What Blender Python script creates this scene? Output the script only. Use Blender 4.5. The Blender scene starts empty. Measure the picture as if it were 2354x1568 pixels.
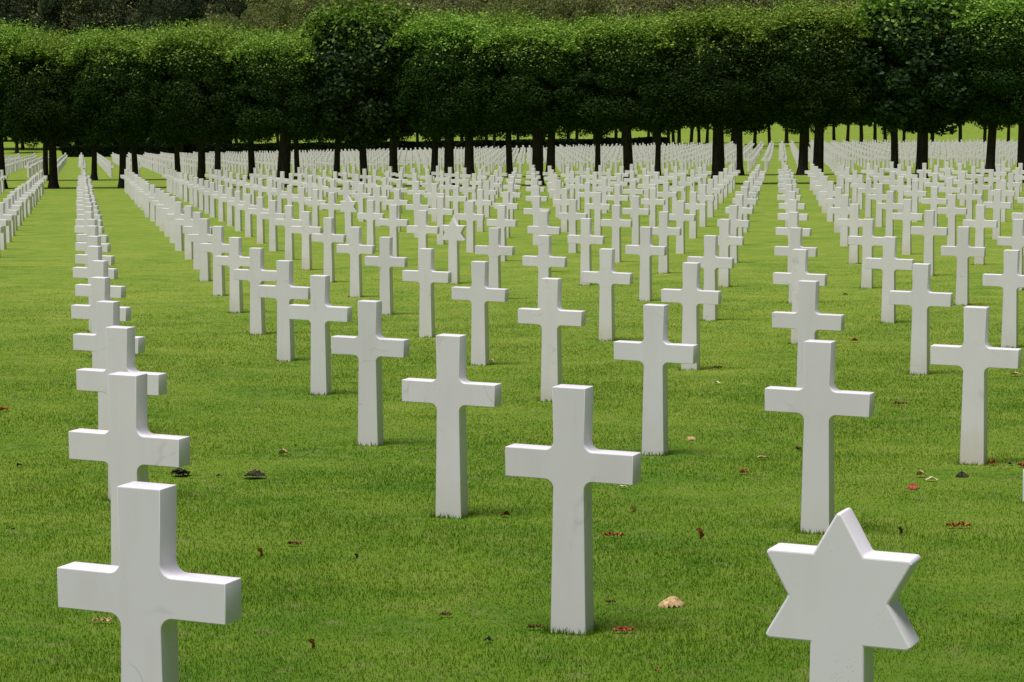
import bpy, bmesh, math, random
import numpy as np
from mathutils import Vector, Matrix
random.seed(7); RNG = np.random.default_rng(7)
C = bpy.context.scene.collection
SUN_EL, SUN_AZ, SUN_ANG, SUN, SKY, EXPO = 72., 219., 26., 4.05, .047, -.04
S = 1.07                       # height of a cross above the grass, in metres
TH, PP, QQ = .4157, 3.3091, 2.1565          # heading of the rows, spacing between and along the rows (cross heights)
X0, Y0 = .2578, 10.4533
CAMZ = 1.8369
FPX, PITCH = .9229*6580/2353, .1228

# ------------------------------------------------------------------ terrain
def tz(X, Y):
    """ground height relative to the ground under the camera; all lengths in cross heights"""
    X = np.asarray(X, float); Y = np.asarray(Y, float)
    z = -.0674*np.minimum(Y, 0)
    Yc = np.clip(Y, 0, 36)
    z = z - (.0674*Yc - .000307*Yc*Yc)
    for a, b, s in ((36,110,.045),(110,170,.048),(170,300,.040),(300,340,.02),(430,1500,-.05)):
        z = z - s*(np.clip(Y, a, b)-a)
    z = z + .0141*60*np.tanh(X/60)
    z = z - .00008*np.clip(Y-170, 0, 150)*np.clip(30-X, 0, 110)
    return z
def W(X, Y, dz=0.): return (float(X)*S, float(Y)*S, (float(tz(X, Y))+dz)*S)
def lat(i, j): return (X0+i*QQ*math.cos(TH)+j*PP*math.sin(TH), Y0-i*QQ*math.sin(TH)+j*PP*math.cos(TH))
def at_col(px, Y0p):
    """point of a straight line of trees (parallel to the rows) seen in direction px"""
    u = (px-1176.5)/6073.; Y = Y0p/(1+math.tan(TH)*u); return u*Y, Y

# ------------------------------------------------------------------ helpers
def tag(o, label=None, cat=None, group=None, kind=None):
    if label: o['label'] = label
    if cat: o['category'] = cat
    if group: o['group'] = group
    if kind: o['kind'] = kind
    return o
def npmesh(name, co, faces, mat=None, attr=None, smooth=False):
    """mesh out of numpy arrays; faces (n,k)"""
    me = bpy.data.meshes.new(name); co = np.asarray(co, np.float32); faces = np.asarray(faces, np.int32)
    n, k = faces.shape
    me.vertices.add(len(co)); me.vertices.foreach_set('co', co.ravel())
    me.loops.add(n*k); me.loops.foreach_set('vertex_index', faces.ravel())
    me.polygons.add(n); me.polygons.foreach_set('loop_start', np.arange(0, n*k, k, dtype=np.int32))
    me.polygons.foreach_set('loop_total', np.full(n, k, np.int32))
    if smooth: me.polygons.foreach_set('use_smooth', np.ones(n, bool))
    me.update(calc_edges=True); 
    if attr is not None:
        a = me.attributes.new('tint', 'FLOAT', 'POINT'); a.data.foreach_set('value', np.asarray(attr, np.float32))
    if mat: me.materials.append(mat)
    return me
def link(name, me, parent=None, loc=None, rot=None, scale=None):
    o = bpy.data.objects.new(name, me); C.objects.link(o)
    if parent: o.parent = parent
    if loc is not None: o.location = loc
    if rot is not None: o.rotation_euler = rot
    if scale is not None: o.scale = scale
    return o
ORD = ['zeroth','first','second','third','fourth','fifth','sixth','seventh','eighth','ninth','tenth','eleventh','twelfth','thirteenth','fourteenth','fifteenth','sixteenth','seventeenth','eighteenth','nineteenth','twentieth']
def ordn(n):
    if n <= 20: return ORD[n]
    t = ['','','twenty','thirty','forty','fifty','sixty'][n//10]
    return {20:'twentieth',30:'thirtieth',40:'fortieth',50:'fiftieth',60:'sixtieth'}[n] if n % 10 == 0 else t+'-'+ORD[n % 10]

# ------------------------------------------------------------------ materials
def newmat(name):
    m = bpy.data.materials.new(name); m.use_nodes = True; nt = m.node_tree
    for n in list(nt.nodes): nt.nodes.remove(n)
    return m, nt
def nd(nt, t, **kw):
    n = nt.nodes.new(t)
    for k, v in kw.items():
        if k.startswith('_'): setattr(n, k[1:], v)
        else: n.inputs[k.replace('__', ' ')].default_value = v
    return n
def ramp(nt, fac, stops, interp='LINEAR'):
    r = nt.nodes.new('ShaderNodeValToRGB'); r.color_ramp.interpolation = interp
    e = r.color_ramp.elements
    while len(e) < len(stops): e.new(.5)
    for k, (p, c) in enumerate(stops): e[k].position = p; e[k].color = (*c, 1) if len(c) == 3 else c
    nt.links.new(fac, r.inputs[0]); return r
def mix(nt, fac, a, b, blend='MIX'):
    m = nt.nodes.new('ShaderNodeMix'); m.data_type = 'RGBA'; m.blend_type = blend
    for s, v in ((m.inputs[0], fac), (m.inputs[6], a), (m.inputs[7], b)):
        if isinstance(v, (int, float)): s.default_value = v
        elif isinstance(v, tuple): s.default_value = (*v, 1)
        else: nt.links.new(v, s)
    return m.outputs[2]
def noise(nt, vec, scale, detail=3, rough=.55, dist=0):
    n = nd(nt, 'ShaderNodeTexNoise', Scale=scale, Detail=detail, Roughness=rough, Distortion=dist)
    if vec is not None: nt.links.new(vec, n.inputs['Vector'])
    return n.outputs['Fac']

def marble_mat():
    m, nt = newmat('white_marble'); L = nt.links.new
    out = nt.nodes.new('ShaderNodeOutputMaterial'); b = nd(nt, 'ShaderNodeBsdfPrincipled', Roughness=.62)
    b.inputs['Specular IOR Level'].default_value = .35
    L(b.outputs[0], out.inputs[0])
    tc = nt.nodes.new('ShaderNodeTexCoord'); oi = nt.nodes.new('ShaderNodeObjectInfo')
    off = nd(nt, 'ShaderNodeVectorMath', _operation='MULTIPLY_ADD'); 
    comb = nt.nodes.new('ShaderNodeCombineXYZ')
    for k in range(3): L(oi.outputs['Random'], comb.inputs[k])
    L(comb.outputs[0], off.inputs[0]); off.inputs[1].default_value = (57, 31, 83); L(tc.outputs['Object'], off.inputs[2])
    v = off.outputs[0]
    cloud = ramp(nt, noise(nt, v, 2.2, 4), [(.3, (.765,.726,.785)), (.7, (.81,.775,.832))]).outputs[0]
    # grey veins, present on some stones only
    vn = noise(nt, v, 1.6, 3, .5, .8)
    vein = ramp(nt, vn, [(.490, (0,0,0)), (.5, (1,1,1)), (.510, (0,0,0))]).outputs[0]
    brk = ramp(nt, noise(nt, v, 5., 2), [(.54, (0,0,0)), (.66, (1,1,1))]).outputs[0]
    vm = mix(nt, 1., vein, brk, 'MULTIPLY')
    col = mix(nt, .40, cloud, mix(nt, vm, (1.,1.,1.), (.52,.52,.53)), 'MULTIPLY')
    # lichen specks in patches
    vo = nd(nt, 'ShaderNodeTexVoronoi', Scale=120.); L(v, vo.inputs['Vector'])
    sp = ramp(nt, vo.outputs['Distance'], [(.10, (1,1,1)), (.2, (0,0,0))]).outputs[0]
    pt = ramp(nt, noise(nt, v, 4.5, 3), [(.60, (0,0,0)), (.72, (1,1,1))]).outputs[0]
    spm = mix(nt, 1., sp, pt, 'MULTIPLY')
    col = mix(nt, spm, col, (.28,.27,.24))
    # earth splashed onto the foot of the stone
    sx = nt.nodes.new('ShaderNodeSeparateXYZ'); L(tc.outputs['Object'], sx.inputs[0])
    a = nd(nt, 'ShaderNodeMath', _operation='MULTIPLY_ADD'); L(noise(nt, v, 7, 3), a.inputs[0]); a.inputs[1].default_value = .35; L(sx.outputs[2], a.inputs[2])
    st = ramp(nt, a.outputs[0], [(.16, (1,1,1)), (.46, (0,0,0))]).outputs[0]
    rr = ramp(nt, oi.outputs['Random'], [(.2, (.12,.12,.12)), (.95, (.8,.8,.8))]).outputs[0]
    col = mix(nt, mix(nt, 1., st, rr, 'MULTIPLY'), col, (.60,.54,.46))
    # faint rain streaks and a slightly different tone for every stone
    mp = nt.nodes.new('ShaderNodeMapping'); mp.inputs['Scale'].default_value = (9, 9, 1.6); L(v, mp.inputs[0])
    stk = ramp(nt, noise(nt, mp.outputs[0], 1., 3, .6), [(.5, (1,1,1)), (.8, (.93,.925,.91))]).outputs[0]
    col = mix(nt, .8, col, stk, 'MULTIPLY')
    tone = ramp(nt, oi.outputs['Random'], [(0, (.93,.93,.92)), (.4, (1,1,1)), (1, (1.03,1.02,1.0))]).outputs[0]
    col = mix(nt, 1., col, tone, 'MULTIPLY')
    L(col, b.inputs['Base Color'])
    bp = nd(nt, 'ShaderNodeBump', Strength=.04, Distance=.003); L(noise(nt, v, 90, 3), bp.inputs['Height']); L(bp.outputs[0], b.inputs['Normal'])
    return m
def lawn_nodes(nt):
    """colour of the turf as a function of the place, shared by soil sheet and blades"""
    L = nt.links.new
    g = nt.nodes.new('ShaderNodeNewGeometry'); p = g.outputs['Position']
    big = noise(nt, p, .30, 3, .6, .6); mid = noise(nt, p, 1.5, 4, .65, .5); sm = noise(nt, p, 7., 3, .6)
    c = ramp(nt, big, [(.35, GR[0]), (.65, GR[1])]).outputs[0]
    c2 = ramp(nt, mid, [(.33, GR[2]), (.5, GR[3]), (.70, GR[4])]).outputs[0]
    c = mix(nt, .60, c, c2)
    dry = ramp(nt, sm, [(.53, (0,0,0)), (.74, (.6,.6,.6))]).outputs[0]
    c = mix(nt, dry, c, GR[5])
    # uneven light painted into the turf colour: darker in front, lighter farther back
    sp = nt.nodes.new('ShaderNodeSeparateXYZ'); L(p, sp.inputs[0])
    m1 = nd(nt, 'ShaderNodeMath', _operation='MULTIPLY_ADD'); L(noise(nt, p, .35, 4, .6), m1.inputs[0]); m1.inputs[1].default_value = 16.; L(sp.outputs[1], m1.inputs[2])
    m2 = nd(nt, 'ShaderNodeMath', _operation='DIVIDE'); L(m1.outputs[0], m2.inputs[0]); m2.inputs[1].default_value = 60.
    front_shade = ramp(nt, m2.outputs[0], [(.24, (.52,.66,.46)), (.42, (.80,.87,.80)), (.85, (1.14,1.09,1.30))], 'EASE').outputs[0]
    return mix(nt, 1., c, front_shade, 'MULTIPLY'), p
GR = [(.114,.220,.016), (.212,.294,.028), (.098,.195,.016), (.176,.264,.023), (.268,.318,.048), (.30,.275,.105)]
def lawn_mat():
    m, nt = newmat('mown_turf'); L = nt.links.new
    out = nt.nodes.new('ShaderNodeOutputMaterial'); b = nd(nt, 'ShaderNodeBsdfPrincipled', Roughness=.9)
    b.inputs['Specular IOR Level'].default_value = .15
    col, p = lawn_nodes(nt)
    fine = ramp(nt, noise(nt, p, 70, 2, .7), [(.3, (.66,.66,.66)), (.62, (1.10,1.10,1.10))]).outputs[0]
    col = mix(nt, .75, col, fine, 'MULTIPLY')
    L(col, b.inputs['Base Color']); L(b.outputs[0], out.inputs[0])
    bp = nd(nt, 'ShaderNodeBump', Strength=.6, Distance=.03); L(noise(nt, p, 22, 4, .7), bp.inputs['Height']); L(bp.outputs[0], b.inputs['Normal'])
    return m
def leafy(name, stops, trans=.35, rough=.55, spec=.25, turf=False):
    m, nt = newmat(name); L = nt.links.new
    out = nt.nodes.new('ShaderNodeOutputMaterial')
    at = nd(nt, 'ShaderNodeAttribute', _attribute_name='tint')
    if turf:
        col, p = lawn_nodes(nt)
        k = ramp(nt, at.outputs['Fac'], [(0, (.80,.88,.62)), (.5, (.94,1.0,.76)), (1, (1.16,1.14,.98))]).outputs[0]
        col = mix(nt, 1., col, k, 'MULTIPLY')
    else:
        oi = nt.nodes.new('ShaderNodeObjectInfo')
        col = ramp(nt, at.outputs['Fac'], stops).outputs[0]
        hs = nt.nodes.new('ShaderNodeHueSaturation')
        mr = nd(nt, 'ShaderNodeMapRange'); L(oi.outputs['Random'], mr.inputs[0]); mr.inputs[3].default_value = .488; mr.inputs[4].default_value = .508
        mv = nd(nt, 'ShaderNodeMapRange'); L(oi.outputs['Random'], mv.inputs[0]); mv.inputs[3].default_value = .82; mv.inputs[4].default_value = 1.12
        L(mr.outputs[0], hs.inputs['Hue']); L(mv.outputs[0], hs.inputs['Value']); L(col, hs.inputs['Color']); col = hs.outputs[0]
    b = nd(nt, 'ShaderNodeBsdfPrincipled', Roughness=rough); b.inputs['Specular IOR Level'].default_value = spec
    L(col, b.inputs['Base Color'])
    t = nt.nodes.new('ShaderNodeBsdfTranslucent'); L(mix(nt, 1., col, (1.2,1.25,.7), 'MULTIPLY'), t.inputs[0])
    ms = nt.nodes.new('ShaderNodeMixShader'); ms.inputs[0].default_value = trans
    L(b.outputs[0], ms.inputs[1]); L(t.outputs[0], ms.inputs[2]); L(ms.outputs[0], out.inputs[0])
    return m
def bark_mat():
    m, nt = newmat('bark'); L = nt.links.new
    out = nt.nodes.new('ShaderNodeOutputMaterial'); b = nd(nt, 'ShaderNodeBsdfPrincipled', Roughness=.95)
    b.inputs['Specular IOR Level'].default_value = .1
    tc = nt.nodes.new('ShaderNodeTexCoord'); mp = nt.nodes.new('ShaderNodeMapping'); mp.inputs['Scale'].default_value = (9, 9, 1.6); L(tc.outputs['Object'], mp.inputs[0])
    n = noise(nt, mp.outputs[0], 1.5, 5, .7)
    L(ramp(nt, n, [(.3, (.012,.010,.009)), (.7, (.050,.042,.034))]).outputs[0], b.inputs['Base Color'])
    bp = nd(nt, 'ShaderNodeBump', Strength=.9, Distance=.05); L(n, bp.inputs['Height']); L(bp.outputs[0], b.inputs['Normal']); L(b.outputs[0], out.inputs[0])
    return m
def deadleaf_mat(name, a, b_, c):
    m, nt = newmat(name); L = nt.links.new
    out = nt.nodes.new('ShaderNodeOutputMaterial'); b = nd(nt, 'ShaderNodeBsdfPrincipled', Roughness=.8); b.inputs['Specular IOR Level'].default_value = .15
    tc = nt.nodes.new('ShaderNodeTexCoord')
    n = noise(nt, tc.outputs['Object'], 45, 5, .7)
    L(ramp(nt, n, [(.34, a), (.5, b_), (.66, c)]).outputs[0], b.inputs['Base Color']); L(b.outputs[0], out.inputs[0])
    return m

MARBLE = marble_mat(); LAWN = lawn_mat(); BARK = bark_mat()
BLADE = leafy('grass_blade', None, .35, .85, .05, turf=True)
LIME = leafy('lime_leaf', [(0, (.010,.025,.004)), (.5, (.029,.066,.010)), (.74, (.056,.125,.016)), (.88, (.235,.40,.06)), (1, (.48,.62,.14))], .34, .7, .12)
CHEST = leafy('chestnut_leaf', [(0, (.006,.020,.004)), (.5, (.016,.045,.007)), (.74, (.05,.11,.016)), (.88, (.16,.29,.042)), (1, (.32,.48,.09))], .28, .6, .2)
OLIVE = leafy('olive_leaf', [(0, (.11,.135,.045)), (1, (.24,.26,.10))], .3, .9, .02)
DARKL = leafy('dark_forest_leaf', [(0, (.034,.048,.026)), (1, (.080,.105,.055))], .3, .9, .02)
BROWNO = leafy('brownish_leaf', [(0, (.145,.150,.070)), (1, (.28,.28,.14))], .3, .9, .02)
YEWM = leafy('hedge_leaf', [(0, (.005,.010,.005)), (.5, (.010,.020,.008)), (1, (.022,.040,.014))], .15, .9, .05)

# ------------------------------------------------------------------ setting: the ground
def graded(a, b, n, p): t = np.linspace(-1, 1, n); return (a+b)/2+(b-a)/2*np.sign(t)*np.abs(t)**p
xs = graded(-700, 700, 141, 3.0); ys = np.concatenate([np.linspace(-300, -8, 14), np.arange(-6, 60, 1.), np.arange(60, 350, 4.), np.linspace(354, 1100, 50)])
gx, gy = np.meshgrid(xs, ys); co = np.stack([gx*S, gy*S, tz(gx, gy)*S], -1).reshape(-1, 3)
nx, ny = len(xs), len(ys); a = (np.arange(ny-1)[:, None]*nx+np.arange(nx-1)[None, :]).ravel()
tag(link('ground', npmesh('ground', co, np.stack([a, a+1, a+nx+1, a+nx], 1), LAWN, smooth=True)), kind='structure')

# ------------------------------------------------------------------ grass blades on the near lawn (nobody could count them)
def grass():
    N = 1050000
    Y = 5.5*(60/5.5)**(RNG.random(N)**.86)
    hw = .225*Y+.7
    X = (RNG.random(N)*2-1)*hw
    h = (.009+.012*RNG.random(N)**1.5)*(1+.35*np.sin(X*1.7+3*np.sin(Y*.9))*np.sin(Y*1.3+X))
    h = np.where(RNG.random(N) < .02, h*1.5, h)
    w = (.0015+.00022*Y)*(.7+.6*RNG.random(N)); az = RNG.random(N)*2*np.pi
    h = h*np.clip((64-Y)/34, .25, 1)
    k = RNG.random(N) > np.clip((Y-26)/34, 0, 1)
    return X[k], Y[k], h[k], w[k], az[k]
def tufts(cs):
    """longer uncut grass hugging the feet of the nearer stones"""
    Xs, Ys = [], []
    for (X, Y) in cs:
        n = int(min(450, 32000/(Y*Y)+40)); t = RNG.random(n)
        ex = (.17*RNG.random(n)-.085)*1.25; ey = np.where(RNG.random(n) < .7, -.006-.03*RNG.random(n)**2, .06+.06*RNG.random(n))
        sd = RNG.random(n) < .35
        ex = np.where(sd, (.085+.03*RNG.random(n)**2)*np.where(RNG.random(n) < .5, -1, 1), ex); ey = np.where(sd, .1*RNG.random(n), ey)
        Xs.append(X+ex*math.cos(TH)+ey*math.sin(TH)); Ys.append(Y-ex*math.sin(TH)+ey*math.cos(TH))
    X = np.concatenate(Xs); Y = np.concatenate(Ys); n = len(X)
    return X, Y, .014+.026*RNG.random(n)**2, (.0022+.00030*Y)*(.7+.5*RNG.random(n)), RNG.random(n)*2*np.pi
def blades(name, sets, lab):
    X, Y, h, w, az = [np.concatenate([s[k] for s in sets]) for k in range(5)]
    n = len(X); base = np.stack([X, Y, tz(X, Y)], -1)
    d = np.stack([np.cos(az), np.sin(az), 0*az], -1)*w[:, None]*.5
    la = RNG.random(n)*2*np.pi; lean = np.stack([np.cos(la)*h*.75*RNG.random(n), np.sin(la)*h*.75*RNG.random(n), h], -1)
    co = np.stack([base-d, base+d, base+lean], 1).reshape(-1, 3)*S; co[:, 2] -= .002
    t = np.repeat(RNG.random(n)**1.6, 3); t[2::3] = np.minimum(1, t[2::3]+.15)
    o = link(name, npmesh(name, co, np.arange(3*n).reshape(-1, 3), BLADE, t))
    tag(o, lab, 'grass', kind='stuff')

# ------------------------------------------------------------------ headstones
def arc(cx_, cy_, r, a0, a1, n=6): return [(cx_+r*math.cos(math.radians(a0+(a1-a0)*k/n)), cy_+r*math.sin(math.radians(a0+(a1-a0)*k/n))) for k in range(n+1)]
ATOP, ABOT, HALF, TK = .745, .625, .281, .093
def cross_outline(fil=True):
    r = .037; wt, wj, wb = .0725, .0675, .080     # half widths: head, crossing, foot
    if not fil:
        R = [(wb, -.06), (wj, ATOP-.12), (HALF, ATOP-.12), (HALF, ATOP), (wj, ATOP), (wt, 1)]
    else:
        R = [(wb, -.06)]+arc(wj+r, ABOT-r, r, 180, 90)+[(HALF, ABOT), (HALF, ATOP)]+arc(wj+r, ATOP+r, r, 270, 180)+[(wt, 1)]
    return R+[(-x, z) for x, z in reversed(R)]
def star_outline():
    Rr = .229; c = 1-Rr; tips = []; pts = []
    P = []
    for k in range(12):
        a = math.radians(90-30*k); rad = Rr if k % 2 == 0 else Rr/math.sqrt(3)
        P.append((rad*math.cos(a), c+rad*math.sin(a)))
    # walk clockwise from the top; the lowest point is replaced by the shaft
    out = []
    def rounded(k, e=.022):
        p = Vector(P[k]); a = (Vector(P[k-1])-p).normalized()*e; b = (Vector(P[(k+1) % 12])-p).normalized()*e
        return [tuple((p+a)*(1-t)**2+p*2*t*(1-t)+(p+b)*t*t) for t in (0, .25, .5, .75, 1)] if False else [tuple((p+a)*((1-t)**2)+p*(2*t*(1-t))+(p+b)*(t*t)) for t in (0, .25, .5, .75, 1)]
    for k in range(0, 5): out += rounded(k) if k % 2 == 0 else [P[k]]
    zb = P[4][1]; ws = .0715
    out += [(ws, zb), (.080, -.06), (-.080, -.06), (-ws, zb)]
    for k in range(8, 12): out += rounded(k) if k % 2 == 0 else [P[k]]
    return out
def slab(name, outline, bevel=.0032, seg=2):
    bm = bmesh.new()
    f = [bm.verts.new((x*S, 0, z*S)) for x, z in outline]; b = [bm.verts.new((x*S, TK*S, z*S)) for x, z in outline]
    n = len(f)
    bm.faces.new(f); bm.faces.new(b[::-1])
    for k in range(n): bm.faces.new((f[(k+1) % n], f[k], b[k], b[(k+1) % n]))
    bmesh.ops.recalc_face_normals(bm, faces=bm.faces)
    if bevel:
        ed = [e for e in bm.edges if len(e.link_faces) == 2 and e.link_faces[0].normal.angle(e.link_faces[1].normal) > math.radians(40)]
        bmesh.ops.bevel(bm, geom=ed, offset=bevel, segments=seg, affect='EDGES', profile=.5, clamp_overlap=True)
    for fc in bm.faces: fc.smooth = len(fc.verts) <= 4
    me = bpy.data.meshes.new(name); bm.to_mesh(me); bm.free()
    me.set_sharp_from_angle(angle=math.radians(28))
    for p in me.polygons: p.use_smooth = len(p.vertices) <= 4 and abs(p.normal.y) < .95
    me.materials.append(MARBLE); return me
CROSS = slab('cross', cross_outline()); STAR = slab('star', star_outline(), .009, 3)
FARC = slab('far_cross', cross_outline(False), 0)
JIT = {(0,0):(-.029,.127,.016),(-1,1):(.028,-.063,.007),(-2,2):(.013,-.115,.009),(-3,3):(.007,.087,.017),(-4,4):(.02,-.015,0),(-5,5):(.004,-.037,-.011),
 (-6,6):(-.015,.025,-.023),(-7,7):(-.021,-.071,0),(0,1):(-.027,-.023,0),(-1,2):(-.027,-.097,0),(-2,3):(-.017,.071,.005),(-3,4):(-.01,-.009,0),(-4,5):(-.009,.016,-.013),
 (-5,6):(-.014,.116,-.018),(0,2):(-.024,-.017,0),(-1,3):(-.006,0,0),(-2,4):(-.018,-.031,-.003),(-3,5):(-.019,-.009,-.01),(-1,4):(.004,-.006,-.006),(-2,6):(.014,.02,-.002),
 (-2,5):(-.015,-.002,-.01),(-3,7):(-.015,-.003,-.015),(-1,5):(.044,-.001,-.014),(-2,7):(.042,-.006,0),(-1,0):(.024,.028,.037),(0,-1):(.013,-.001,-.003),(-2,1):(.053,.014,.022),
 (1,-1):(-.071,.0,.018),(1,0):(-.074,0,0)}
STARS = {(1,-1), (-6,8), (-10,12)}
def in_view(X, Y):
    u = X/Y; return -.2015 < u+.28/Y*1. and u-.28/Y < .2015
front = []
for j in range(-1, 28):
    for i in range(-60, 20):
        X, Y = lat(i, j)
        if Y < 5 or not (in_view(X, Y) or (i, j) == (1, 0)): continue
        if (i, j) == (1, -2): continue
        front.append((Y, i, j))
front.sort(); near = front[:300]; rest = front[300:]
rear = []
for j in range(42, 77):
    for i in range(-110, 20):
        X, Y = lat(i, j)
        if in_view(X*.985, Y): rear.append((Y, i, j))
GC, GS = 'white marble crosses in the front plot', 'star shaped headstones among the crosses'
lines = {}
for Y, i, j in near: lines.setdefault(i+j, []).append((Y, i, j))
feet = []
NOTE = {(0,-1):'biggest white marble cross, at the bottom left corner with its foot cut off',
 (0,0):'tall white marble cross in the foreground centre with faint grey veins, standing alone',
 (1,0):'white cross cut off by the right edge, only its left arm tip showing',
 (-1,0):'second white cross directly behind the big bottom left cross',
 (-2,1):'third white cross of the overlapping column behind the big bottom left cross',
 (-1,1):'white cross standing diagonally behind and left of the tall foreground centre cross',
 (-2,2):'speckled white cross, second diagonally behind and left of the foreground centre cross',
 (0,1):'white cross directly behind the big star shaped headstone at the lower right',
 (0,2):'large clean white cross nearest the right edge, dead leaves at its foot',
 (-1,2):'white cross half overlapped by the foreground centre cross, just behind its right arm'}
def jit(i, j):
    r = random.Random(i*131+j*17)
    if (i, j) in JIT: dx, dy, dh = JIT[(i, j)]; a = r.uniform(-.004, .004); b = 0
    else: dx, dy, dh = r.gauss(0, .02), r.gauss(0, .035), r.gauss(0, .009)-.004; a = r.gauss(0, .012); b = r.gauss(0, .005)
    return dx, dy, dh, a, b
for L_, mem in sorted(lines.items()):
    mem.sort()
    for k, (Y_, i, j) in enumerate(mem):
        X, Y = lat(i, j); dx, dy, dh, a, b = jit(i, j); X += dx; Y += dy
        star = (i, j) in STARS
        o = link('star_headstone' if star else 'cross_headstone', STAR if star else CROSS, None, W(X, Y), (r_ := b, b*.6, -TH+a), (1, 1, 1+dh))
        if L_ == -1: ln = 'column behind the big bottom left cross'
        elif L_ == 0: ln = 'diagonal line behind the foreground centre cross'
        elif L_ < -1: ln = '%s diagonal line left of the bottom left cross' % ORD[-1-L_]
        else: ln = '%s diagonal line right of the foreground centre cross' % ordn(L_)
        nb = ordn(k+1)
        lab = NOTE.get((i, j), 'white cross, %s from front in %s' % (nb, ln))
        if star: lab = {(1,-1):'large white six pointed star headstone on a shaft at the lower right corner', (-6,8):'small star topped white headstone in the middle distance left of the centre cross head'}.get((i, j), 'small distant star topped white headstone left of centre among rows of crosses')
        tag(o, lab, 'gravestone', GS if star else GC)
        if Y < 45: feet.append((X, Y))
def far_mass(name, lst, lab):
    src = FARC; v = np.array([p.co[:] for p in src.vertices]); polys = [list(p.vertices) for p in src.polygons]
    V, F = [], []
    for Y_, i, j in lst:
        X, Y = lat(i, j); dx, dy, dh, a, b = jit(i, j); X += dx; Y += dy
        c, s = math.cos(-TH+a), math.sin(-TH+a); w = v.copy(); w[:, 2] *= 1+dh; x = w[:, 0]+w[:, 2]*b
        q = np.stack([x*c-w[:, 1]*s, x*s+w[:, 1]*c, w[:, 2]], -1)+np.array(W(X, Y)); n0 = len(V)*len(v); V.append(q)
        F += [[n0+k for k in p] for p in polys]
    me = bpy.data.meshes.new(name); me.from_pydata(np.concatenate(V).tolist(), [], F); me.materials.append(MARBLE)
    tag(link(name, me), lab, 'gravestones', kind='stuff')
far_mass('distant_crosses', rest+rear, 'hundreds of small white crosses around and beyond the tree rows, too many to count')
blades('lawn_grass', [grass(), tufts(feet)], 'short green mown grass blades of the near lawn, longer round the headstones')

# ------------------------------------------------------------------ fallen leaves
DL = {'rust': deadleaf_mat('rust_leaf', (.10,.025,.008), (.28,.09,.025), (.48,.24,.09)),
      'red': deadleaf_mat('red_leaf', (.13,.022,.012), (.34,.07,.04), (.50,.19,.12)),
      'brown': deadleaf_mat('brown_leaf', (.035,.018,.008), (.12,.065,.025), (.27,.17,.07)),
      'dark': deadleaf_mat('dark_leaf', (.010,.010,.007), (.022,.019,.012), (.12,.10,.07)),
      'tan': deadleaf_mat('tan_leaf', (.20,.10,.035), (.48,.33,.16), (.72,.55,.32)),
      'cream': deadleaf_mat('cream_leaf', (.50,.42,.26), (.68,.60,.42), (.80,.74,.58))}
def leaf_piece(bm, L, Wd, curl, bend, M, rnd, th=.0012):
    nu, nv = 10, 6; g = []
    for side in (0, 1):
        lay = []
        for a in range(nu+1):
            u = a/nu; row = []
            half = Wd/2*(math.sin(math.pi*min(1, u**.8))**.75)*(1+.18*math.sin(u*31+rnd*9))+.0008
            for b in range(nv+1):
                v = b/nv*2-1
                x = (u-.5)*L; y = v*half; z = bend*L*math.sin(math.pi*u)+curl*half*v*v+.004*math.sin(9*u+rnd*7+3*v)
                row.append(bm.verts.new(M @ Vector((x, y, z+(th if side else 0)))))
            lay.append(row)
        g.append(lay)
    for side in (0, 1):
        for a in range(nu):
            for b in range(nv):
                q = [g[side][a][b], g[side][a+1][b], g[side][a+1][b+1], g[side][a][b+1]]
                bm.faces.new(q if side else q[::-1])
    for a in range(nu):
        for b in (0, nv):
            q = [g[0][a][b], g[0][a+1][b], g[1][a+1][b], g[1][a][b]]; bm.faces.new(q if b == 0 else q[::-1])
def make_leaf(kind, w, seed, mat):
    r = random.Random(seed); bm = bmesh.new(); I = Matrix.Identity(4)
    if kind == 'flat': leaf_piece(bm, w, w*.55, .35, .10, Matrix.Rotation(r.uniform(-.4, .4), 4, 'Z'), r.random())
    elif kind == 'curl': leaf_piece(bm, w, w*.7, .75, .13, Matrix.Rotation(r.uniform(-.5, .5), 4, 'Z') @ Matrix.Rotation(r.uniform(-.3, .3), 4, 'X'), r.random())
    elif kind == 'up':
        leaf_piece(bm, w*1.5, w*.9, .9, .15, Matrix.Translation((0, 0, w*.5)) @ Matrix.Rotation(1.2, 4, 'Y') @ Matrix.Rotation(.5, 4, 'Z'), r.random())
    elif kind == 'dome': leaf_piece(bm, w, w*.85, -.75, .34, Matrix.Rotation(.15, 4, 'Z'), r.random())
    elif kind == 'clump':
        for k in range(6):
            M = Matrix.Translation((r.uniform(-.25, .25)*w, r.uniform(-.18, .18)*w, r.uniform(0, .08)*w)) @ Matrix.Rotation(r.uniform(-1.4, 1.4), 4, 'Z') @ Matrix.Rotation(r.uniform(-.7, .7), 4, 'X') @ Matrix.Rotation(r.uniform(-.4, .4), 4, 'Y')
            leaf_piece(bm, w*r.uniform(.4, .7), w*r.uniform(.2, .35), 1.1, .25, M, r.random())
    elif kind == 'strip':
        for k in range(7):
            M = Matrix.Translation(((k/6-.5)*w*.8, r.uniform(-.08, .08)*w, r.uniform(0, .03)*w)) @ Matrix.Rotation(r.uniform(-1., 1.), 4, 'Z') @ Matrix.Rotation(r.uniform(-.8, .8), 4, 'X')
            leaf_piece(bm, w*r.uniform(.18, .32), w*r.uniform(.12, .2), .9, .25, M, r.random())
    for f in bm.faces: f.smooth = True
    me = bpy.data.meshes.new('leaf'); bm.to_mesh(me); bm.free(); me.materials.append(mat); return me
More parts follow.
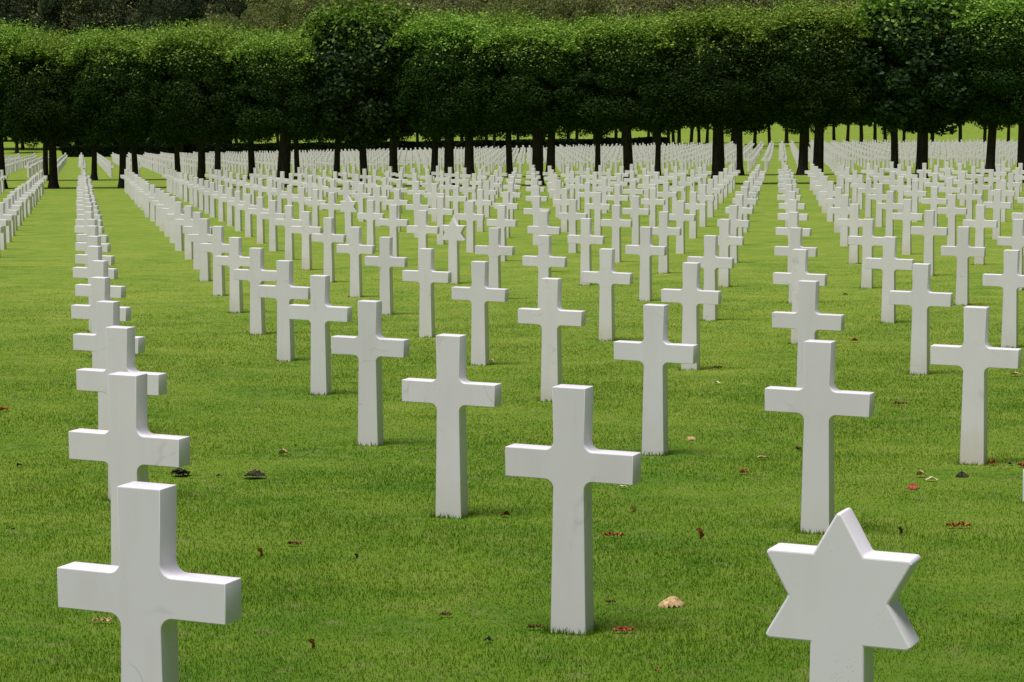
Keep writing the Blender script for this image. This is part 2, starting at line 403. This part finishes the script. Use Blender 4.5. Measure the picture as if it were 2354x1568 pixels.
LV = [  # x, y, width in photo pixels, colour, kind, label
 (-4.090,21.070,20,'rust','curl','orange brown leaf on the grass at the left edge of the lawn'),
 (-3.228,17.089,12,'dark','curl','dark scrap of leaf left of the second cross of the left column'),
 (-2.684,13.983,7,'dark','flat','tiny black leaf speck on the bare lawn by the left edge'),
 (-2.10,16.45,50,'dark','clump','black heap of rotten leaves just right of the left column'),
 (-1.840,16.359,12,'dark','flat','tiny dark scrap between the black heap and the curled grey leaf'),
 (-1.606,16.289,48,'dark','curl','large curled grey and black leaf on the lawn right of the left column'),
 (-1.535,17.546,25,'tan','curl','small tan brown leaf behind the large curled grey leaf'),
 (-1.109,13.252,28,'brown','strip','flat dark brown crumbs on the grass between bottom left cross and centre cross'),
 (-1.258,12.903,13,'rust','up','small upright orange leaf right of the bottom left cross'),
 (-.804,10.321,14,'rust','up','rust red upright leaf low on the lawn right of the bottom left cross'),
 (-1.737,10.982,42,'tan','strip','pale straw bits beside the shaft of the bottom left cross'),
 (-.201,25.479,12,'cream','curl','pale scrap at the foot of the cross behind the foreground centre cross'),
 (-.035,14.267,20,'brown','curl','brown leaf on the lawn left of the foreground centre cross shaft'),
 (.659,15.490,15,'cream','flat','cream leaf just below the right arm of the foreground centre cross'),
 (.666,14.408,10,'tan','up','tiny upright tan leaf below the cream leaf by the centre cross'),
 (.522,13.395,42,'rust','strip','reddish brown leaf strip right of the foreground centre cross shaft'),
 (.953,13.326,17,'rust','up','upright rust leaf on open lawn between centre cross and star headstone'),
 (1.249,18.215,20,'tan','dome','tan leaf right of the foot of the cross behind the centre cross'),
 (.693,11.231,54,'tan','dome','largest fallen leaf, tan and arched, right of the centre cross foot'),
 (.458,10.567,42,'red','strip','dark red leaf strip in front of the centre cross foot'),
 (.430,11.300,20,'brown','strip','brown crumbs close beside the right of the centre cross shaft'),
 (-.282,11.019,26,'brown','strip','faint brown crumbs on the lawn left of the centre cross foot'),
 (-.094,10.391,15,'dark','curl','small greyish leaf low left of the centre cross foot'),
 (.101,10.671,34,'brown','strip','brown debris touching the left of the centre cross foot'),
 (-.771,12.799,7,'dark','up','tiny dark upright twig midway between the bottom left and centre crosses'),
 (.543,9.695,9,'red','flat','tiny red scrap at the very bottom of the lawn right of centre'),
 (3.581,27.442,17,'rust','curl','orange brown leaf on the grass right of the straight column of crosses'),
 (1.909,24.364,20,'brown','strip','brown leaf on the aisle grass, the farther of two one above the other'),
 (1.781,22.722,15,'cream','flat','cream leaf on the aisle grass, the nearer of two one above the other'),
 (4.450,23.111,27,'tan','flat','flat tan leaf at the right edge under the big right cross arm'),
 (3.030,16.437,20,'rust','clump','rust coloured leaf clump touching the foot of the big right cross'),
 (3.130,16.402,8,'dark','curl','tiny dark scrap right of the big right cross foot'),
 (3.181,16.298,16,'red','clump','dark red leaf at the extreme right edge of the lawn'),
 (1.428,16.120,22,'rust','clump','orange and brown crumpled leaf left of the cross behind the star'),
 (1.912,17.413,15,'brown','clump','brown leaf at the left side of the shaft behind the star'),
 (1.631,16.923,25,'tan','flat','thin straw coloured leaf left of the cross behind the star'),
 (2.488,15.842,24,'tan','curl','tan leaf, leftmost of the trio on the lawn left of the big right cross'),
 (2.518,15.633,24,'cream','flat','pale cream leaf in the trio below the big right cross'),
 (2.353,15.284,27,'red','dome','pinkish red domed leaf, nearest of the trio below the big right cross'),
 (2.737,15.843,27,'dark','dome','dark green black curled leaf just below the foot of the big right cross'),
 (2.332,13.572,48,'rust','strip','long rust brown leaf strip right of the star headstone top'),
 (1.995,13.397,11,'brown','up','small brown scrap just right of the star headstone tip'),
 (1.573,13.606,15,'brown','up','curled brown leaf leaning on the foot of the cross behind the star'),
 (3.054,20.558,30,'brown','strip','dark flecks on the grass between the cross behind the star and the big right cross'),
 (4.534,35.729,9,'dark','curl','tiny brown leaf far back on the aisle grass')]
for k, (X, Y, wp, colr, kind, lab) in enumerate(LV):
    w = 1.2*wp/6073.*Y*S
    o = link('fallen_leaf', make_leaf(kind, w, k+3, DL[colr]), None, None)
    x, y, z = W(X, Y); o.location = (x, y, z+(.004 if kind in ('up','dome') else .012)); o.rotation_euler = (-.06, 0, 0)
    if colr == 'dark' and wp > 40: o.scale = (1, 1.25, .5)
    tag(o, lab, 'leaf', 'fallen leaves on the lawn')

# ------------------------------------------------------------------ trees
def crown_mesh(name, seed, mat, n, hx, hy, hz, ls, K=80, box=3.2, shoots=0, blob=(.42,.8), leafpts=4, taper=.45):
    g = np.random.default_rng(seed)
    d = g.normal(size=(K, 3)); d /= np.linalg.norm(d, axis=1)[:, None]
    rr = 1/((np.abs(d)**box).sum(1))**(1/box); c = d*rr[:, None]*(.68+.16*g.random(K))[:, None]
    # the crown narrows towards the trunk
    def sh(p):
        q = p.copy(); k = 1-taper*np.clip(-(q[:, 2])-.45, 0, 1)/.55; q[:, 0] *= k; q[:, 1] *= k; return q
    c = sh(c)*np.array([hx, hy, hz]); br = g.uniform(*blob, size=K)
    idx = g.integers(0, K, n); e = g.normal(size=(n, 3)); e /= np.linalg.norm(e, axis=1)[:, None]
    out = c/np.linalg.norm(c/np.array([hx, hy, hz]), axis=1)[:, None]/np.array([hx, hy, hz])**2; out /= np.linalg.norm(out, axis=1)[:, None]
    flip = (e*out[idx]).sum(1) < -.25; e[flip] *= -1
    rad = br[idx]*(.80+.28*g.random(n)); p = c[idx]+e*rad[:, None]
    nrm = e+.7*g.normal(size=(n, 3))+np.array([0, 0, .35])
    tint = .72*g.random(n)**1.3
    if shoots:   # sunlit top painted in: paler leaf tint, commoner towards the clipped top
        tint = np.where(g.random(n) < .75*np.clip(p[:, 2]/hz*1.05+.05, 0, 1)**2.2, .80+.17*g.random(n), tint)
    if shoots:   # upright young shoots on the top, their pale tint part of the painted sunlight
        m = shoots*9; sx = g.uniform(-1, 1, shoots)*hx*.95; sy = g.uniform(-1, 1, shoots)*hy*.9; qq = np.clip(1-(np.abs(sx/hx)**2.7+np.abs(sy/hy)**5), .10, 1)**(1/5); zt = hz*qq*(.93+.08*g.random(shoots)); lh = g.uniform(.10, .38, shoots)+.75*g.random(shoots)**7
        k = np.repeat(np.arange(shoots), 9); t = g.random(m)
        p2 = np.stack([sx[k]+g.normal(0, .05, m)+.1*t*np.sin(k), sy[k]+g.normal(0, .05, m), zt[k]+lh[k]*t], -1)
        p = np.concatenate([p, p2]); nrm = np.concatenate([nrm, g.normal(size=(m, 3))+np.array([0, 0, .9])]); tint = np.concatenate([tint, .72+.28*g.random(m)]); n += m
    nrm /= np.linalg.norm(nrm, axis=1)[:, None]
    a = g.normal(size=(n, 3)); u = np.cross(nrm, a); u /= np.linalg.norm(u, axis=1)[:, None]; v = np.cross(nrm, u)
    s = (ls*(.6+.8*g.random(n)))[:, None]
    # leaf: a folded rhombus
    co = np.stack([p-u*s*.5, p+v*s*.33+nrm*s*.10, p+u*s*.5, p-v*s*.33+nrm*s*.10], 1).reshape(-1, 3)*S
    i4 = np.arange(n)*4; F = np.concatenate([np.stack([i4, i4+1, i4+2], 1), np.stack([i4, i4+2, i4+3], 1)])
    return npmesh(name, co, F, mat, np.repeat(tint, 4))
def trunk_mesh(name, seed, h, r0, r1, limbs=5, reach=1.3, lean=.1):
    r = random.Random(seed); V, F = [], []
    def tube(pts, rads, seg=12):
        b0 = len(V)
        for q, (p, rd) in enumerate(zip(pts, rads)):
            for k in range(seg):
                a = 2*math.pi*k/seg; w = rd*(1+.09*math.sin(3*a+q*.4+seed)+.05*math.sin(5*a+seed*2))
                V.append((p[0]+w*math.cos(a), p[1]+w*math.sin(a), p[2]))
        for q in range(len(pts)-1):
            for k in range(seg):
                F.append((b0+q*seg+k, b0+q*seg+(k+1) % seg, b0+(q+1)*seg+(k+1) % seg, b0+(q+1)*seg+k))
    lx, ly = r.uniform(-lean, lean), r.uniform(-lean, lean); P, R = [], []
    for k in range(11):
        t = k/10; P.append((lx*t*h*.4+.03*math.sin(4*t+seed), ly*t*h*.4, -.15+t*(h+.15))); R.append(r1+(r0-r1)*(1-t)+r0*.55*math.exp(-t*h/.22))
    tube([(a*S, b*S, c*S) for a, b, c in P], [q*S for q in R])
    for k in range(limbs):
        z0 = h*r.uniform(.66, .98); a = 2*math.pi*(k+r.random()*.6)/max(1, limbs); L = reach*r.uniform(.8, 1.2); q = []
        t0 = (z0+.15)/(h+.15)
        for m in range(6):
            t = m/5; q.append(((lx*t0*h*.4+math.cos(a)*L*t)*S, (ly*t0*h*.4+math.sin(a)*L*t)*S, (z0+L*(.9*t+.3*t*t))*S))
        tube(q, [r1*.55*(1-.75*m/5)*S for m in range(6)], 7)
    me = bpy.data.meshes.new(name); me.from_pydata(V, [], F)
    for p in me.polygons: p.use_smooth = True
    me.materials.append(BARK); return me
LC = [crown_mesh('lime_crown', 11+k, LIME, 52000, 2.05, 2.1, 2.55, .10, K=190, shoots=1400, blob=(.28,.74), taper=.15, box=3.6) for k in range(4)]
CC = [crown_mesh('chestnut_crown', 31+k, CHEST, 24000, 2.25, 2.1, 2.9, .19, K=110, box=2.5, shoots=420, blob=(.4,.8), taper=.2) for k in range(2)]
LT = [trunk_mesh('lime_trunk', k+1, 5.2, .205, .13) for k in range(4)]
BC = [crown_mesh('far_crown', 51+k, LIME, 6000, 1.9, 1.7, 2.3, .26, K=60) for k in range(2)]
BT = [trunk_mesh('far_trunk', 21+k, 4.6, .20, .14, 3) for k in range(2)]
TOPS = [(0,62),(60,66),(130,92),(200,86),(240,79),(330,80),(400,72),(480,66),(560,80),(640,86),(700,78),(760,45),(830,32),(900,38),(1000,42),(1100,45),(1160,36),(1210,60),(1300,62),(1400,52),(1500,44),(1600,32),(1650,28),(1750,32),(1800,24),(1900,17),(1960,2),(2050,-14),(2150,0),(2350,-6)]
def topy(px): return float(np.interp(px, [a for a, b in TOPS], [b for a, b in TOPS]))
def tree(px, row, crown, trunk, lab, group, wx=1., name='lime_tree', top=None, cz=4.75, hz=2.62, tw=1., rz=None, low=0., dy=1.):
    X, Y = at_col(px, row); zg = float(tz(X, Y))
    e = bpy.data.objects.new(name, None); C.objects.link(e); e.location = W(X, Y); e.empty_display_size = .5
    if top is None: H_ = cz+hz+.1
    else:   # crown height from how high it reaches against the forest
        H_ = (CAMZ+0-((top-34.5)/6073.*Y))-zg
    sc = (H_-.15-(2.15-low))/(2*hz)
    t = link('trunk', trunk, e, (0, 0, 0), (0, 0, px*.37), (tw, tw, max(.9, H_/7.6)))
    c = link('crown', crown, e, (0, 0, ((2.15-low)+hz*sc)*S), (0, 0, rz if rz is not None else -TH+random.choice((0, math.pi))), (wx, dy, sc))
    tag(e, lab, 'tree', group); return e
ROW1 = [5,121,280,462,653,838,1031,1232,1446,1649,1879,2115,2349]
ROW2 = [-60,105,216,312,409,499,578,684,773,903,998,1080,1172,1263,1373,1510,1700,1842,2054,2273,2440]
G1, G2, G3 = 'clipped trees of the nearer tree row', 'clipped trees of the second tree row', 'small clipped trees beyond the rear plot'
W1 = [1.3,1.1,1.25,1.2,1.2,1.2,1.25,1.3,1.3,1.3,1.3,1.2,1.35]
for k, px in enumerate(ROW1):
    ch = k in (5, 11)
    lab = 'clipped tree with dense green crown, %s trunk from the left in the nearer tree row' % ordn(k+1)
    if ch: lab = ('broad rounded dark chestnut tree crown, left of centre in the nearer tree row' if k == 5 else 'tall dark glossy leaved chestnut tree near the right in the nearer tree row')
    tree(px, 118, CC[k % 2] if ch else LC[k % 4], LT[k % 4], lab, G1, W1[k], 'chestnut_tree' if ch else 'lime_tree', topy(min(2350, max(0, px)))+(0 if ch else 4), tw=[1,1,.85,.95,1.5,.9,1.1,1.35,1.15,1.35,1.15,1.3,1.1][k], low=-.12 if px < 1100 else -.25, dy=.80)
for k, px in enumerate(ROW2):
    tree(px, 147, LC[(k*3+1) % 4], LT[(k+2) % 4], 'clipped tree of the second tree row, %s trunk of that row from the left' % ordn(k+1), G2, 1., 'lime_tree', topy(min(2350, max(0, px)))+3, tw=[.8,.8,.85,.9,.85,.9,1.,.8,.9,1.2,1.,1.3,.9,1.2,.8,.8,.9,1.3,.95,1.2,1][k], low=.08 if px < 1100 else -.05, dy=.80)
ROW3 = [-40,40,150,240,330,420,545,640,735,825,915,960,1010,1062,1118,1136,1191,1250,1307,1325,1365,1378,1415,1430,1489,1504,1515,1535,1547,1560,1587,1606,1624,1682,1690,1733,1767,1806,1855,1915,1946,1978,2009,2033,2076,2140,2205,2260,2315,2380]
for k, px in enumerate(ROW3):
    tree(px, 302+(k*37 % 5)*7, BC[k % 2], BT[k % 2], 'thin dark trunked tree beyond the rear plot, %s from the left' % ordn(k+1), G3, 1., 'lime_tree', None, tw=.95+.3*((k*7) % 4)/4, low=(.55 if px < 500 else -.1))
n = 0
for rw, row in enumerate((325, 348, 374)):     # the far grove that shades the lawn at the left
    for k in range(9):
        px = -70+62*k+(rw*23 % 31)
        tree(px, row, BC[(k+rw) % 2], BT[k % 2], 'far grove tree at the left, %s from the left in the %s row' % (ordn(k+1), ('front', 'middle', 'back')[rw]), 'trees of the shady grove at the far left', 1.45, 'lime_tree', None, tw=1.1, dy=1.7, low=.1)
# big woodland trees on the slope behind
FT = {'olive': [crown_mesh('olive_crown', 71+k, OLIVE, 26000, 5.2, 4.6, 5.0, .25, K=42, box=2.2, blob=(1.0,2.3)) for k in range(2)],
      'dark': [crown_mesh('dark_crown', 81+k, DARKL, 26000, 5.2, 4.6, 5.6, .25, K=42, box=2.2, blob=(1.0,2.3)) for k in range(2)],
      'brown': [crown_mesh('brown_crown', 91+k, BROWNO, 26000, 5.2, 4.6, 5.0, .25, K=42, box=2.2, blob=(1.0,2.3)) for k in range(2)]}
FTR = trunk_mesh('wood_trunk', 5, 9., .5, .3, 5, 2.5)
WOOD = [  # px, distance, kind, y of the top, width, label
 (-70,420,'dark',-40,1.3),(60,425,'dark',-30,1.3),(190,418,'dark',-25,1.2),(300,425,'dark',-35,1.2),(400,420,'dark',-20,1.1),(490,428,'dark',-15,1.1),
 (520,402,'olive',34,.55),(630,396,'olive',8,.85),(700,415,'olive',-25,1.1),(800,424,'brown',-30,1.2),(900,415,'olive',-25,1.2),(1010,410,'brown',-20,1.1),(1120,420,'olive',-12,1.1),(1215,408,'olive',0,.9),(1310,416,'olive',-15,1.05),
 (1400,425,'brown',-20,1.1),(1500,412,'brown',-14,1.1),(1590,420,'dark',-20,.8),(1670,414,'brown',-25,1.),(1770,420,'brown',-30,1.2),(1880,412,'olive',-20,1.1),(1990,420,'brown',-20,1.2),(2120,415,'dark',-20,1.2),(2250,420,'olive',-20,1.2),(2380,420,'dark',-20,1.2)]
for k, (px, d, kd, ty, wx) in enumerate(WOOD):
    X, Y = at_col(px, d); zg = float(tz(X, Y)); Hh = CAMZ-(ty-34.5)/6073.*Y-zg
    e = bpy.data.objects.new('woodland_tree', None); C.objects.link(e); e.location = W(X, Y)
    sc = Hh/16.
    link('trunk', FTR, e, (0, 0, 0), (0, 0, k), (sc, sc, sc))
    link('crown', FT[kd][k % 2], e, (0, 0, Hh*.62*S), (0, 0, k*1.3), (wx*sc, sc, Hh*.40/5.2))
    tag(e, '%s crowned woodland tree on the slope behind the clipped rows, %s from the left' % ({'olive':'olive green','dark':'dark','brown':'brownish'}[kd], ordn(k+1)), 'tree', 'woodland trees behind the clipped rows')
# the mass of forest farther up the slope reads as one
def forest():
    g = np.random.default_rng(5); Vs, Fs, Ts, n0 = [], [], [], 0
    for k in range(70):
        Y = g.uniform(455, 640); X = g.uniform(-.26, .26)*Y; m = 2600; z = float(tz(X, Y)); R = g.uniform(5, 8)
        e = g.normal(size=(m, 3)); e /= np.linalg.norm(e, axis=1)[:, None]; e[:, 2] = np.abs(e[:, 2])*1.0-.25
        lob = 1+.22*np.sin(e[:, 0]*5+k)*np.sin(e[:, 1]*6+k*2)*np.cos(e[:, 2]*5)
        p = np.array([X, Y, z+9.5])+e*R*lob[:, None]*np.array([1, 1, 1.1])*(.85+.15*g.random(m))[:, None]
        a = g.normal(size=(m, 3)); a /= np.linalg.norm(a, axis=1)[:, None]; b = np.cross(a, g.normal(size=(m, 3))); b /= np.linalg.norm(b, axis=1)[:, None]; s = .45
        Vs.append(np.stack([p-a*s, p+b*s, p+a*s, p-b*s], 1).reshape(-1, 3)*S); Fs.append(np.arange(4*m).reshape(-1, 4)+n0); n0 += 4*m; Ts.append(np.repeat(g.random(m), 4))
    o = link('forest', npmesh('forest', np.concatenate(Vs), np.concatenate(Fs), BROWNO, np.concatenate(Ts)))
    tag(o, 'far wooded hillside merging into one mass of dull green crowns', 'forest', kind='stuff')
forest()
# low clipped hedge along the far end of the rear plot
def hedge():
    g = np.random.default_rng(9); n = 60000; A = at_col(150, 303); B = at_col(1530, 303)
    t = g.random(n); X = A[0]+(B[0]-A[0])*t; Y = A[1]+(B[1]-A[1])*t; zb = tz(X, Y); face = g.random(n)
    hh, ww = 1.3, .9; top = face < .35
    oy = np.where(top, g.uniform(-ww, ww, n)*.5, np.where(g.random(n) < .7, -ww/2, ww/2)); oz = np.where(top, hh, g.uniform(0, hh, n))
    bump = .05*np.sin(X*1.3)+.05*g.normal(size=n)
    p = np.stack([X+oy*math.sin(TH), Y+oy*math.cos(TH)+np.where(top, 0, bump*np.sign(oy)), zb+oz+np.where(top, bump, 0)], -1)
    a = g.normal(size=(n, 3)); a /= np.linalg.norm(a, axis=1)[:, None]; b = np.cross(a, g.normal(size=(n, 3))); b /= np.linalg.norm(b, axis=1)[:, None]; s = .13
    V = np.stack([p-a*s, p+b*s, p+a*s, p-b*s], 1).reshape(-1, 3)*S
    tag(link('hedge', npmesh('hedge', V, np.arange(4*n).reshape(-1, 4), YEWM, np.repeat(g.random(n), 4))), 'low dark clipped hedge closing the far end of the rear plot', 'hedge')
hedge()
YB = crown_mesh('added_yew_leaves', 97, YEWM, 9000, 1.5, 1.2, 1.45, .16, K=50, taper=0)  # dark bushes added to put the bright lawn under the left crowns into shade
YS = trunk_mesh('added_yew_stem', 8, 1.0, .12, .08, 5, .9)
for k, px in enumerate((130, 168, 205, 246, 290, 330, 371, 415, 458, 500)):
    X, Y = at_col(px, 309+(k % 3)*3+(25 if px < 140 else 0)); e = bpy.data.objects.new('added_yew_bush', None); C.objects.link(e); e.location = W(X, Y)
    link('added_stem', YS, e); link('crown', YB, e, (0, 0, 1.40*S), (0, 0, k*1.1), (1.+.12*math.sin(k*5), 1, 1.+.1*math.sin(k*3)))
    tag(e, 'black green rounded yew bush added for shade behind the far hedge, %s from the left' % ordn(k+1), 'bush', 'yew bushes added for shade behind the far hedge')

# ------------------------------------------------------------------ light, sky, camera
EL, AZ = math.radians(SUN_EL), math.radians(SUN_AZ)      # azimuth: clockwise from +Y
wd = bpy.data.worlds.new('World'); bpy.context.scene.world = wd; wd.use_nodes = True; nt = wd.node_tree
bg = nt.nodes['Background']; sky = nt.nodes.new('ShaderNodeTexSky'); sky.sky_type = 'NISHITA'; sky.sun_disc = False
sky.sun_elevation = EL; sky.sun_rotation = AZ; sky.air_density = 1.0; sky.dust_density = 3.0; sky.ozone_density = 1.0
hs = nt.nodes.new('ShaderNodeHueSaturation'); hs.inputs['Saturation'].default_value = .6
nt.links.new(sky.outputs[0], hs.inputs['Color']); nt.links.new(hs.outputs[0], bg.inputs[0]); bg.inputs[1].default_value = SKY
sl = bpy.data.lights.new('sun', 'SUN'); sl.energy = SUN; sl.angle = math.radians(SUN_ANG); sl.color = (1, .975, .955)
so = bpy.data.objects.new('sun', sl); C.objects.link(so)
dv = Vector((math.sin(AZ)*math.cos(EL), math.cos(AZ)*math.cos(EL), math.sin(EL)))
so.rotation_euler = dv.to_track_quat('Z', 'Y').to_euler(); so.location = (0, 0, 60)
cd = bpy.data.cameras.new('camera'); cam = bpy.data.objects.new('camera', cd); C.objects.link(cam)
cd.sensor_width = 36; cd.lens = 36*FPX; cd.clip_start = .1; cd.clip_end = 3000
cam.location = (0, 0, CAMZ*S); cam.rotation_euler = (math.pi/2-PITCH, 0, 0)
bpy.context.scene.camera = cam
vs = bpy.context.scene.view_settings; vs.view_transform = 'Standard'; vs.look = 'None'; vs.exposure = EXPO; vs.gamma = 1; vs.use_curve_mapping = False
